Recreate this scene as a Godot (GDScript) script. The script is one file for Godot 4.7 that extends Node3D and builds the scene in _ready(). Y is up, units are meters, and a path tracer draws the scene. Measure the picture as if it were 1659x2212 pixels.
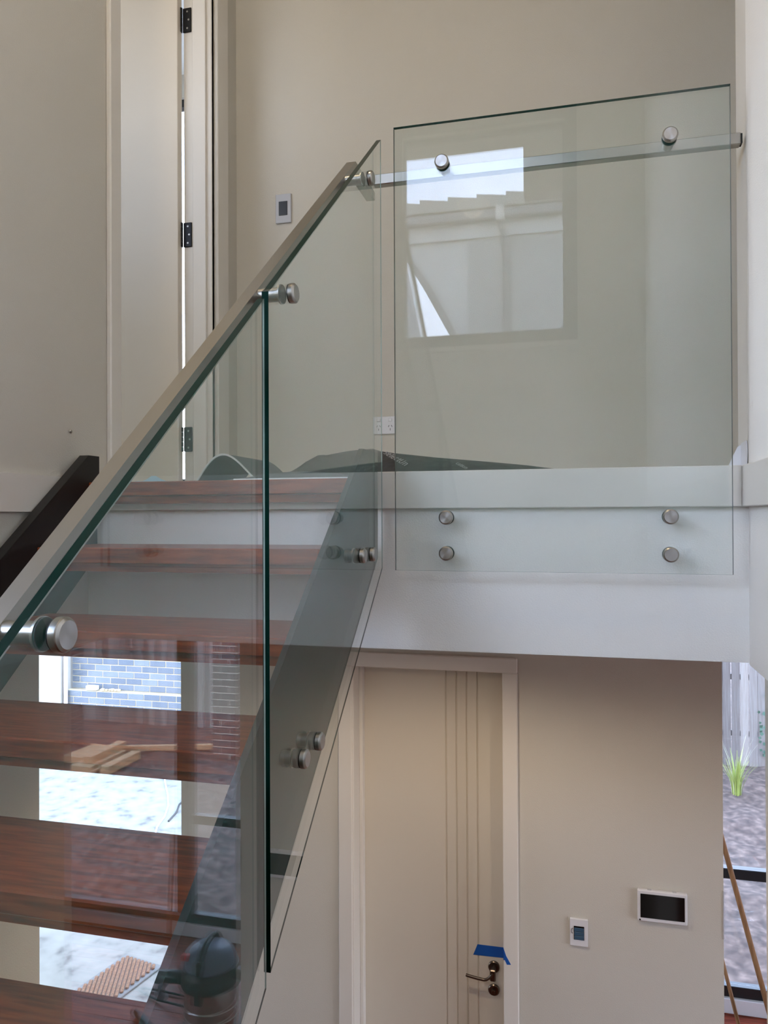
extends Node3D
# Stair hall of a new house. World axes: x = to the right along the landing, y = up from the ground floor, -z = depth along the stairs.
# P(l, y, d) turns (right, height, depth) into a point. Eye height is 3.0 m above the ground floor, the camera stands on the half landing.

var M := {}
var taken := {}
var rng := RandomNumberGenerator.new()

func P(l: float, y: float, d: float) -> Vector3:
	return Vector3(l, y, -d)

# ------------------------------------------------------------------ mesh builder
class B:
	var st := SurfaceTool.new()
	func _init():
		st.begin(Mesh.PRIMITIVE_TRIANGLES)
		st.set_smooth_group(-1)
	func v(p: Vector3, uv := Vector2.ZERO):
		st.set_uv(uv)
		st.add_vertex(p)
	func face(pts: Array, out: Vector3):
		var n: Vector3 = Vector3.ZERO
		for i in pts.size():
			n += (pts[i] as Vector3).cross(pts[(i + 1) % pts.size()])
		var q := pts.duplicate()
		if n.dot(out) < 0:
			q.reverse()
		for i in range(1, q.size() - 1):
			v(q[0]); v(q[i + 1]); v(q[i])
	func box(a: Vector3, b: Vector3, r := 0.0):
		var lo := a.min(b)
		var hi := a.max(b)
		var c := (lo + hi) / 2
		var h := (hi - lo) / 2
		r = minf(r, minf(h.x, minf(h.y, h.z)) * 0.8)
		var pt := func(ax: int, s: Vector3) -> Vector3:
			var q := h - Vector3(r, r, r)
			q[ax] = h[ax]
			return c + q * s
		for ax in 3:
			var b1 := (ax + 1) % 3
			var b2 := (ax + 2) % 3
			for s in [-1.0, 1.0]:
				var ps := []
				for k in [[-1, -1], [1, -1], [1, 1], [-1, 1]]:
					var sg := Vector3.ZERO
					sg[ax] = s; sg[b1] = k[0]; sg[b2] = k[1]
					ps.append(pt.call(ax, sg))
				var o := Vector3.ZERO
				o[ax] = s
				face(ps, o)
		if r <= 0.0:
			return
		for ax in 3:
			var b1 := (ax + 1) % 3
			var b2 := (ax + 2) % 3
			for s1 in [-1.0, 1.0]:
				for s2 in [-1.0, 1.0]:
					var ps := []
					for t in [-1.0, 1.0]:
						var sg := Vector3.ZERO
						sg[ax] = t; sg[b1] = s1; sg[b2] = s2
						ps.append(pt.call(b1, sg))
						ps.append(pt.call(b2, sg))
					var o := Vector3.ZERO
					o[b1] = s1; o[b2] = s2
					face([ps[0], ps[1], ps[3], ps[2]], o)
		for sx in [-1.0, 1.0]:
			for sy in [-1.0, 1.0]:
				for sz in [-1.0, 1.0]:
					var sg := Vector3(sx, sy, sz)
					face([pt.call(0, sg), pt.call(1, sg), pt.call(2, sg)], sg)
	# polygon pts (Vector2) in the plane spanned by u and w at origin o, pushed by depth vector e
	func prism(pts: PackedVector2Array, o: Vector3, u: Vector3, w: Vector3, e: Vector3):
		var tri := Geometry2D.triangulate_polygon(pts)
		var at := func(p: Vector2) -> Vector3: return o + u * p.x + w * p.y
		for i in range(0, tri.size(), 3):
			var t := [at.call(pts[tri[i]]), at.call(pts[tri[i + 1]]), at.call(pts[tri[i + 2]])]
			face(t, -e)
			face([t[0] + e, t[1] + e, t[2] + e], e)
		var turn := 1.0
		var area := 0.0
		for i in pts.size():
			area += pts[i].cross(pts[(i + 1) % pts.size()])
		if area < 0:
			turn = -1.0
		for i in pts.size():
			var p: Vector2 = pts[i]
			var q: Vector2 = pts[(i + 1) % pts.size()]
			var d := (q - p)
			var out := (u * d.y - w * d.x) * turn
			var a: Vector3 = at.call(p)
			var b: Vector3 = at.call(q)
			face([a, b, b + e, a + e], out)
	# profile of (radius, height) turned round axis z from o
	func lathe(prof: Array, o: Vector3, axis: Vector3, n := 32, sharp := true):
		var z := axis.normalized()
		var x := z.cross(Vector3.UP if absf(z.y) < 0.9 else Vector3.RIGHT).normalized()
		var y := z.cross(x)
		for i in prof.size() - 1:
			st.set_smooth_group(i + 1 if sharp else 1)
			for k in n:
				var q := []
				var uvs := []
				for m in [[i, k], [i + 1, k], [i + 1, k + 1], [i, k + 1]]:
					var a: float = TAU * m[1] / n
					var r: Vector2 = prof[m[0]]
					q.append(o + z * r.y + (x * cos(a) + y * sin(a)) * r.x)
					uvs.append(Vector2(float(m[1]) / n, r.x * 20.0 + r.y * 20.0))
				for t in [[0, 1, 2], [0, 2, 3]]:
					if q[t[0]].is_equal_approx(q[t[1]]) or q[t[1]].is_equal_approx(q[t[2]]) or q[t[0]].is_equal_approx(q[t[2]]):
						continue
					v(q[t[0]], uvs[t[0]]); v(q[t[1]], uvs[t[1]]); v(q[t[2]], uvs[t[2]])
		st.set_smooth_group(-1)
	func tube(path: Array, r: float, n := 10, cap := true):
		var last := []
		st.set_smooth_group(1)
		var side := Vector3.UP
		for i in path.size():
			var d: Vector3 = (path[mini(i + 1, path.size() - 1)] - path[maxi(i - 1, 0)]).normalized()
			if i == 0:
				side = d.cross(Vector3.UP if absf(d.y) < 0.9 else Vector3.RIGHT).normalized()
			side = (side - d * side.dot(d)).normalized()
			var up := side.cross(d)
			var ring := []
			for k in n + 1:
				var a := TAU * k / n
				ring.append(path[i] + (side * cos(a) + up * sin(a)) * r)
			if i > 0:
				for k in n:
					v(last[k]); v(ring[k]); v(ring[k + 1])
					v(last[k]); v(ring[k + 1]); v(last[k + 1])
			last = ring
			if cap and (i == 0 or i == path.size() - 1):
				st.set_smooth_group(-1)
				face(ring.slice(0, n), -d if i == 0 else d)
				st.set_smooth_group(1)
		st.set_smooth_group(-1)
	func done() -> ArrayMesh:
		st.generate_normals()
		return st.commit()

# ------------------------------------------------------------------ objects
func numbered(called: String) -> String:
	if not taken.has(called):
		taken[called] = 0
		return called
	taken[called] += 1
	return "%s_%03d" % [called, taken[called]]

func tag(o: Node, label: String, category: String, group := "") -> Node:
	o.set_meta("label", label)
	o.set_meta("category", category)
	if group:
		o.set_meta("group", group)
	return o

func thing(called: String, label: String, category: String, at: Vector3, group := "") -> Node3D:
	var o := Node3D.new()
	o.name = numbered(called)
	o.position = at
	add_child(o, true)
	tag(o, label, category, group)
	return o

func obj(called: String, b: B, m: Material, parent: Node3D = null) -> MeshInstance3D:
	var o := MeshInstance3D.new()
	o.mesh = b.done()
	o.material_override = m
	o.name = called if parent else numbered(called)
	var p: Node3D = parent if parent else self
	if parent:
		var off := Vector3.ZERO
		var q: Node = parent
		while q != self and q is Node3D:
			off += (q as Node3D).position
			q = q.get_parent()
		o.position = -off
	p.add_child(o, true)
	return o

func put(called: String, mesh: Mesh, m: Material, parent: Node3D, at: Vector3, turn := Vector3.ZERO) -> MeshInstance3D:
	var o := MeshInstance3D.new()
	o.mesh = mesh
	o.material_override = m
	o.name = called
	o.position = at
	o.rotation = turn
	parent.add_child(o, true)
	return o

func struct(called: String, b: B, m: Material, parent: Node3D = null) -> MeshInstance3D:
	var o := obj(called, b, m, parent)
	if parent == null:
		o.set_meta("kind", "structure")
	return o

func struct_root(called: String, at := Vector3.ZERO) -> Node3D:
	var o := Node3D.new()
	o.name = called
	o.position = at
	o.set_meta("kind", "structure")
	add_child(o, true)
	return o

func bx(l0: float, l1: float, y0: float, y1: float, d0: float, d1: float, r := 0.0) -> B:
	var b := B.new()
	b.box(P(l0, y0, d0), P(l1, y1, d1), r)
	return b

# ------------------------------------------------------------------ materials
func mat(c: Color, rough := 0.6, metal := 0.0) -> StandardMaterial3D:
	var m := StandardMaterial3D.new()
	m.albedo_color = c
	m.roughness = rough
	m.metallic = metal
	return m

func noise(freq: float, w: int, h: int, ramp: Array, oct := 4, seed_ := 1, kind := FastNoiseLite.TYPE_SIMPLEX_SMOOTH) -> NoiseTexture2D:
	var n := FastNoiseLite.new()
	n.seed = seed_
	n.frequency = freq
	n.noise_type = kind
	n.fractal_octaves = oct
	var t := NoiseTexture2D.new()
	t.width = w
	t.height = h
	t.seamless = true
	t.noise = n
	if ramp.size():
		var g := Gradient.new()
		var off := PackedFloat32Array()
		var col := PackedColorArray()
		for r in ramp:
			off.append(r[0])
			col.append(r[1])
		g.offsets = off
		g.colors = col
		t.color_ramp = g
	return t

func bumpy(m: StandardMaterial3D, freq: float, size: int, strength: float, scale: Vector3, seed_ := 3):
	var t := noise(freq, size, size, [], 4, seed_)
	t.as_normal_map = true
	t.bump_strength = strength
	m.normal_enabled = true
	m.normal_texture = t
	m.uv1_triplanar = true
	m.uv1_scale = scale

func wood(dark: Color, mid: Color, light: Color, rough: float, scale: Vector3, seed_: int, offset := Vector3.ZERO) -> StandardMaterial3D:
	var m := mat(Color.WHITE, rough)
	m.albedo_texture = noise(0.012, 512, 512, [[0.0, dark], [0.45, mid], [0.62, mid.lerp(light, 0.5)], [1.0, light]], 5, seed_)
	m.uv1_triplanar = true
	m.uv1_scale = scale
	m.uv1_offset = offset
	return m

func make_materials():
	M.cream = mat(Color(0.805, 0.785, 0.74), 0.75)
	bumpy(M.cream, 0.12, 256, 0.6, Vector3(6, 6, 6))
	M.white = mat(Color(0.95, 0.935, 0.91), 0.7)
	bumpy(M.white, 0.12, 256, 0.6, Vector3(6, 6, 6))
	M.trim = mat(Color(0.88, 0.86, 0.825), 0.42)
	M.door = mat(Color(0.85, 0.815, 0.755), 0.45)
	M.ceiling = mat(Color(0.92, 0.91, 0.89), 0.85)
	M.tread = wood(Color(0.36, 0.14, 0.06), Color(0.50, 0.215, 0.095), Color(0.62, 0.31, 0.15), 0.3, Vector3(0.9, 9, 9), 5)
	M.floor = wood(Color(0.34, 0.13, 0.08), Color(0.49, 0.20, 0.125), Color(0.60, 0.28, 0.18), 0.2, Vector3(0.8, 7, 7), 8)
	M.floor_dark = wood(Color(0.30, 0.115, 0.07), Color(0.43, 0.175, 0.11), Color(0.54, 0.25, 0.165), 0.2, Vector3(0.8, 7, 7), 9)
	M.floor_pale = wood(Color(0.40, 0.165, 0.095), Color(0.55, 0.24, 0.15), Color(0.65, 0.33, 0.21), 0.2, Vector3(0.8, 7, 7), 10)
	for k in ["tread", "floor", "floor_dark", "floor_pale"]:
		M[k].metallic_specular = 0.36
	for k in ["floor", "floor_dark", "floor_pale"]:
		M[k].roughness = 0.35
	M.charcoal = mat(Color(0.18, 0.18, 0.182), 0.55)
	M.charcoal.metallic_specular = 0.35
	M.black_steel = mat(Color(0.10, 0.10, 0.10), 0.45)
	M.steel = mat(Color(0.66, 0.645, 0.615), 0.3, 1.0)
	M.disc = mat(Color(0.70, 0.69, 0.68), 0.28, 1.0)
	M.disc.anisotropy_enabled = true
	M.disc.anisotropy = 0.8
	M.rubber = mat(Color(0.03, 0.03, 0.03), 0.6)
	M.glass = mat(Color(0.12, 0.64, 0.57, 0.042), 0.0)
	M.glass.transparency = BaseMaterial3D.TRANSPARENCY_ALPHA
	M.glass.cull_mode = BaseMaterial3D.CULL_DISABLED
	M.edge_dark = mat(Color(0.01, 0.13, 0.105), 0.12)
	M.edge_dark.metallic_specular = 0.25
	M.edge_line = mat(Color(0.10, 0.14, 0.135), 0.3)
	M.edge_glint = mat(Color(0.52, 0.60, 0.57), 0.15)  # pale colour stands in for the bright reflection along the glass arris
	M.pane = mat(Color(0.9, 0.95, 0.95, 0.02), 0.02)
	M.pane.transparency = BaseMaterial3D.TRANSPARENCY_ALPHA
	M.frame = mat(Color(0.10, 0.11, 0.115), 0.4)
	M.white_plastic = mat(Color(0.88, 0.88, 0.89), 0.35)
	M.grey_plate = mat(Color(0.74, 0.745, 0.76), 0.4)
	M.rim = mat(Color(0.42, 0.42, 0.40), 0.7)
	M.screen = mat(Color(0.012, 0.012, 0.014), 0.08)
	M.dark_key = mat(Color(0.12, 0.115, 0.11), 0.3)
	M.blue_key = mat(Color(0.24, 0.35, 0.44), 0.25)
	M.blue_tape = mat(Color(0.0, 0.32, 0.66), 0.6)
	M.bronze = mat(Color(0.42, 0.38, 0.34), 0.3, 1.0)
	M.hinge = mat(Color(0.13, 0.13, 0.135), 0.4, 0.7)
	M.membrane = mat(Color(0.20, 0.20, 0.20), 0.55)
	bumpy(M.membrane, 0.02, 256, 3.0, Vector3(1.5, 1.5, 1.5), 21)
	M.curl = mat(Color(0.33, 0.36, 0.38), 0.6)
	M.foam = mat(Color(0.85, 0.87, 0.88), 0.7)
	M.rag = mat(Color(0.62, 0.77, 0.86), 0.8)
	M.print = mat(Color(0.62, 0.62, 0.62), 0.6)
	M.brick_blue = []
	M.brick_brown = []
	for k in 3:
		var a := mat([Color(0.45, 0.475, 0.515), Color(0.41, 0.44, 0.485), Color(0.49, 0.515, 0.545)][k], 0.9)
		bumpy(a, 0.1, 128, 3.0, Vector3(5, 5, 5), 30 + k)
		M.brick_blue.append(a)
		var c := mat([Color(0.25, 0.23, 0.24), Color(0.29, 0.26, 0.26), Color(0.32, 0.29, 0.285)][k], 0.9)
		c.normal_enabled = true
		c.normal_texture = a.normal_texture
		c.uv1_triplanar = true
		c.uv1_scale = Vector3(5, 5, 5)
		M.brick_brown.append(c)
	M.mortar = mat(Color(0.80, 0.72, 0.57), 0.95)
	M.mortar_pale = mat(Color(0.78, 0.74, 0.68), 0.95)
	M.concrete = mat(Color.WHITE, 0.9)
	M.concrete.albedo_texture = noise(0.02, 512, 512, [[0.0, Color(0.31, 0.295, 0.27)], [0.22, Color(0.455, 0.44, 0.405)], [0.4, Color(0.51, 0.495, 0.455)], [1.0, Color(0.56, 0.545, 0.50)]], 5, 41)
	M.concrete.uv1_triplanar = true
	M.concrete.uv1_scale = Vector3(0.45, 0.45, 0.45)
	M.soil = mat(Color.WHITE, 0.97)
	M.soil.albedo_texture = noise(0.02, 512, 512, [[0.0, Color(0.18, 0.14, 0.12)], [0.5, Color(0.31, 0.25, 0.22)], [1.0, Color(0.47, 0.39, 0.345)]], 5, 44)
	M.soil.uv1_triplanar = true
	M.soil.uv1_scale = Vector3(0.75, 0.75, 0.75)
	M.paling = []
	for k in 3:
		M.paling.append(wood([Color(0.44, 0.405, 0.385), Color(0.35, 0.32, 0.31), Color(0.50, 0.465, 0.44)][k], [Color(0.50, 0.465, 0.445), Color(0.41, 0.375, 0.36), Color(0.57, 0.53, 0.505)][k], [Color(0.52, 0.50, 0.49), Color(0.44, 0.42, 0.41), Color(0.58, 0.56, 0.54)][k], 0.9, Vector3(9, 0.35, 9), 50 + k))
	M.pine = wood(Color(0.62, 0.45, 0.30), Color(0.76, 0.60, 0.43), Color(0.85, 0.71, 0.54), 0.7, Vector3(5, 5, 0.7), 60)
	M.batten = wood(Color(0.42, 0.28, 0.15), Color(0.55, 0.38, 0.22), Color(0.63, 0.46, 0.28), 0.6, Vector3(6, 0.6, 6), 61)
	M.coir = wood(Color(0.29, 0.18, 0.11), Color(0.44, 0.30, 0.19), Color(0.58, 0.43, 0.30), 0.95, Vector3(9, 9, 9), 62)
	M.leaf = mat(Color(0.52, 0.57, 0.27), 0.6)
	M.leaf.backlight_enabled = true
	M.leaf.backlight = Color(0.35, 0.38, 0.16)
	M.straw = mat(Color(0.68, 0.68, 0.55), 0.7)
	M.ivy = mat(Color(0.24, 0.36, 0.29), 0.6)
	M.render = mat(Color(0.75, 0.73, 0.69), 0.9)
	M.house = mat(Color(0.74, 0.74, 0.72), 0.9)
	M.house_shade = mat(Color(0.60, 0.60, 0.59), 0.9)  # darker copy of the house wall colour, stands in for shade
	M.gutter = mat(Color(0.42, 0.42, 0.43), 0.5)
	M.tile = mat(Color(0.55, 0.55, 0.52), 0.8)
	M.pvc = mat(Color(0.85, 0.77, 0.75), 0.4)
	M.vac_black = mat(Color(0.05, 0.05, 0.055), 0.4)
	M.vac_grey = mat(Color(0.36, 0.39, 0.46), 0.4)
	M.vac_steel = mat(Color(0.80, 0.77, 0.74), 0.24, 1.0)
	M.red = mat(Color(0.90, 0.10, 0.16), 0.4)
	M.lamp = mat(Color(1, 0.95, 0.85), 0.5)
	M.lamp.emission_enabled = true
	M.lamp.emission = Color(1, 0.93, 0.82)
	M.lamp.emission_energy_multiplier = 3.0

# ------------------------------------------------------------------ scene
func _ready():
	rng.seed = 77
	# camera
	var cam := Camera3D.new()
	cam.name = "camera"
	add_child(cam)
	cam.transform = Transform3D(Basis(Vector3(0.96927, -0.00418, -0.24599).normalized(), Vector3(0.00539, 0.99998, 0.00427).normalized(), Vector3(0.24597, -0.00546, 0.96926).normalized()).orthonormalized(), Vector3(0, 3.0, 0))
	cam.fov = 66.771
	cam.near = 0.05
	cam.far = 200.0
	cam.current = true
	# sky and exposure
	var env := Environment.new()
	env.background_mode = Environment.BG_SKY
	env.tonemap_mode = Environment.TONE_MAPPER_LINEAR
	env.tonemap_exposure = 1.32
	env.background_energy_multiplier = 9.9
	env.sdfgi_enabled = true
	env.ssao_enabled = true
	env.ssil_enabled = true
	var sm := ProceduralSkyMaterial.new()
	sm.sky_top_color = Color(0.60, 0.72, 0.90)
	sm.sky_horizon_color = Color(0.885, 0.905, 0.94)
	sm.sky_curve = 0.25
	sm.ground_bottom_color = Color(0.42, 0.40, 0.38)
	sm.ground_horizon_color = Color(0.60, 0.60, 0.60)
	sm.sky_cover = noise(0.008, 1024, 512, [[0.0, Color(1, 1, 1, 0)], [0.5, Color(1, 1, 1, 0.0)], [0.75, Color(1, 1, 1, 0.16)], [1.0, Color(1, 1, 1, 0.4)]], 5, 90)
	var sky := Sky.new()
	sky.sky_material = sm
	env.sky = sky
	var we := WorldEnvironment.new()
	we.name = "world_environment"
	we.environment = env
	add_child(we)
	make_materials()
	build_shell()
	build_windows()
	build_doors()
	build_outdoors()
	build_stairs()
	build_balustrade()
	build_fittings()
	build_landing_clutter()
	build_room_clutter()

func wall(called: String, parts: Array, m: Material):
	var b := B.new()
	for p in parts:
		b.box(P(p[0], p[2], p[4]), P(p[1], p[3], p[5]))
	struct(called, b, m)

func build_shell():
	var top := 5.9
	# lower level
	wall("wall_back", [[-1.823, -1.0, 0.0, 2.64, 3.3, 3.46], [-0.305, 0.535, 0.0, 2.64, 3.3, 3.46], [-1.0, -0.305, 2.36, 2.64, 3.3, 3.46]], M.cream)
	wall("wall_hall", [[0.435, 0.535, 0.0, 2.64, 3.46, 5.1], [-1.823, -1.70, 0.0, 2.64, 3.46, 5.2], [-1.70, 0.60, 0.0, 2.64, 5.1, 5.2]], M.cream)
	wall("wall_left_lower", [[-1.58, -1.44, 0.0, 2.64, -1.05, 1.83]], M.cream)
	wall("wall_right_lower", [[0.395, 0.515, 0.0, 2.635, -1.05, 1.89]], M.cream)
	wall("unseen_wall_recess", [[-3.3, -3.2, 0.0, 2.64, 0.9, 2.55], [-3.3, -3.2, 0.0, 0.4, 2.55, 3.25], [-3.3, -3.2, 2.3, 2.64, 2.55, 3.25], [-3.3, -3.2, 0.0, 2.64, 3.25, 3.46], [-3.2, -1.58, 0.0, 2.64, 0.9, 1.0], [-3.3, -3.05, 0.0, 2.64, 3.3, 3.46]], M.cream)  # unseen walls, placed to keep side daylight off the back wall
	wall("wall_side_room", [[0.515, 3.5, 0.0, 2.64, -1.15, -1.05], [3.4, 3.5, 0.0, 2.64, 2.6, 5.2], [3.4, 3.5, 0.0, 2.64, -1.05, 0.3], [3.4, 3.5, 0.0, 0.3, 0.3, 2.6], [3.4, 3.5, 2.3, 2.64, 0.3, 2.6], [0.60, 3.4, 2.36, 2.64, 5.1, 5.2], [3.15, 3.4, 0.0, 2.36, 5.1, 5.2]], M.cream)
	# upper level
	wall("wall_upper_back", [[-1.56, 2.7, 3.1, top, 3.1, 3.2]], M.cream)
	wall("wall_left", [[-1.56, -1.44, 2.64, top, 0.85, 2.19], [-1.56, -1.44, 2.64, top, -1.05, -0.95], [-1.56, -1.44, 2.64, 3.2, -0.95, 0.85], [-1.56, -1.44, 5.75, top, -0.95, 0.85], [-1.56, -1.44, 2.64, 3.105, 2.19, 3.1], [-1.56, -1.44, 5.45, top, 2.19, 2.87], [-1.56, -1.44, 3.105, top, 2.87, 3.1]], M.cream)
	wall("wall_right", [[0.395, 0.515, 2.635, top, -1.05, 2.05]], M.white)
	wall("wall_end", [[0.397, 0.515, 3.105, top, 2.05, 2.185]], M.trim)
	wall("wall_upper_hall", [[0.515, 2.7, 3.1, top, 2.085, 2.185], [2.6, 2.7, 3.1, top, 2.185, 3.1]], M.cream)
	# the wall behind the half landing, with the window that the glass mirrors
	wall("wall_stair_window", [[-1.56, -1.15, 1.3, top, -1.20, -1.05], [-0.085, 0.515, 1.3, top, -1.20, -1.05], [-1.15, -0.085, 1.3, 4.17, -1.20, -1.05], [-1.15, -0.085, 5.53, top, -1.20, -1.05], [-1.58, 0.515, 0.0, 1.3, -1.20, -1.05]], M.cream)
	# room to the left of the landing, seen through the slit of the open door
	wall("wall_left_room", [[-4.2, -3.4, 3.1, top, 1.0, 1.1], [-1.9, -1.56, 3.1, top, 1.0, 1.1], [-3.4, -1.9, 3.1, 4.6, 1.0, 1.1], [-3.4, -1.9, 5.4, top, 1.0, 1.1], [-4.3, -4.2, 3.1, top, 1.0, 4.7], [-4.2, -3.3, 3.1, top, 4.6, 4.7], [-1.62, -1.44, 3.1, top, 4.6, 4.7], [-3.3, -1.62, 3.1, 3.2, 4.6, 4.7], [-3.3, -1.62, 5.75, top, 4.6, 4.7], [-1.56, -1.44, 3.1, top, 3.2, 4.6]], M.cream)
	# floors and ceilings
	var fl := struct_root("floor")
	var sub := B.new()
	sub.box(P(-1.58, -0.12, -1.05), P(3.5, -0.02, 1.66))
	sub.box(P(-1.82, -0.12, 1.66), P(3.5, -0.022, 5.2))
	sub.box(P(-3.3, -0.12, 0.9), P(-1.82, -0.002, 3.46))
	obj("subfloor", sub, M.floor_dark, fl)
	var meshes := {}
	var d := 1.66
	var row := 0
	while d < 5.08:
		var l := -1.82 if d > 3.3 else -1.44
		l -= 0.0
		var first := true
		while l < 3.4:
			var n: float = [0.9, 1.2, 1.5, 1.8][rng.randi() % 4]
			if first:
				n = 0.6 + 0.3 * (row % 3)
			first = false
			n = minf(n, 3.4 - l)
			var key := snappedf(n, 0.001)
			if not meshes.has(key):
				meshes[key] = bx(0.0, n - 0.0012, -0.02, 0.0, 0.0, 0.1288, 0.0012).done()
			put("floorboard", meshes[key], [M.floor, M.floor_dark, M.floor_pale][rng.randi() % 3], fl, P(l, 0, d))
			l += n
		d += 0.13
		row += 1
	wall("floor_upper", [[-4.3, 2.7, 2.64, 3.105, 2.05, 3.3], [-4.3, -1.44, 2.64, 3.105, 3.3, 5.2], [-4.3, -1.56, 2.64, 3.1, 1.0, 2.05]], M.white)
	wall("unseen_ceiling_outdoor", [[-9.0, -4.3, 2.64, 2.9, 3.0, 5.6], [-4.3, -1.58, 2.64, 2.9, 5.2, 5.6], [-4.3, -1.56, 2.64, 2.9, 0.8, 1.0]], M.ceiling)  # out of view, placed to shade the slab and the opening below
	wall("ceiling_side_room", [[0.515, 3.5, 2.64, 2.8, -1.15, 2.05], [-1.44, 3.5, 2.64, 2.8, 3.3, 5.2], [2.7, 3.5, 2.64, 2.8, 2.05, 3.3]], M.ceiling)
	wall("ceiling", [[-4.3, 2.7, top, top + 0.15, -1.2, 4.7]], M.ceiling)
	wall("floor_half_landing", [[-1.44, 0.395, 1.37, 1.49, -1.05, 0.0]], M.tread)
	# skirtings that run round the stair well at landing height
	var b := B.new()
	b.box(P(-0.60, 3.02, 2.03), P(0.377, 3.12, 2.05), 0.002)
	b.box(P(-1.415, 3.02, 2.03), P(-0.60, 3.07, 2.05), 0.002)
	struct("trim_landing", b, M.trim)
	b = B.new()
	b.prism(PackedVector2Array([Vector2(-1.05, 3.016), Vector2(1.795, 3.016), Vector2(1.925, 3.116), Vector2(-1.05, 3.116)]), P(-1.44, 0, 0), Vector3(0, 0, -1), Vector3.UP, Vector3(0.014, 0, 0))
	struct("trim_left", b, M.trim)
	b = B.new()
	b.box(P(0.377, 3.02, -1.05), P(0.395, 3.12, 2.052), 0.002)
	struct("trim_right", b, M.trim)
	struct("baseboard_back", bx(-1.43, 2.6, 3.105, 3.155, 3.085, 3.1, 0.002), M.trim)

func frame_bars(parent: Node3D, called: String, bars: Array, m: Material, r := 0.003):
	for k in bars:
		obj(called, bx(k[0], k[1], k[2], k[3], k[4], k[5], r), m, parent)

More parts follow.
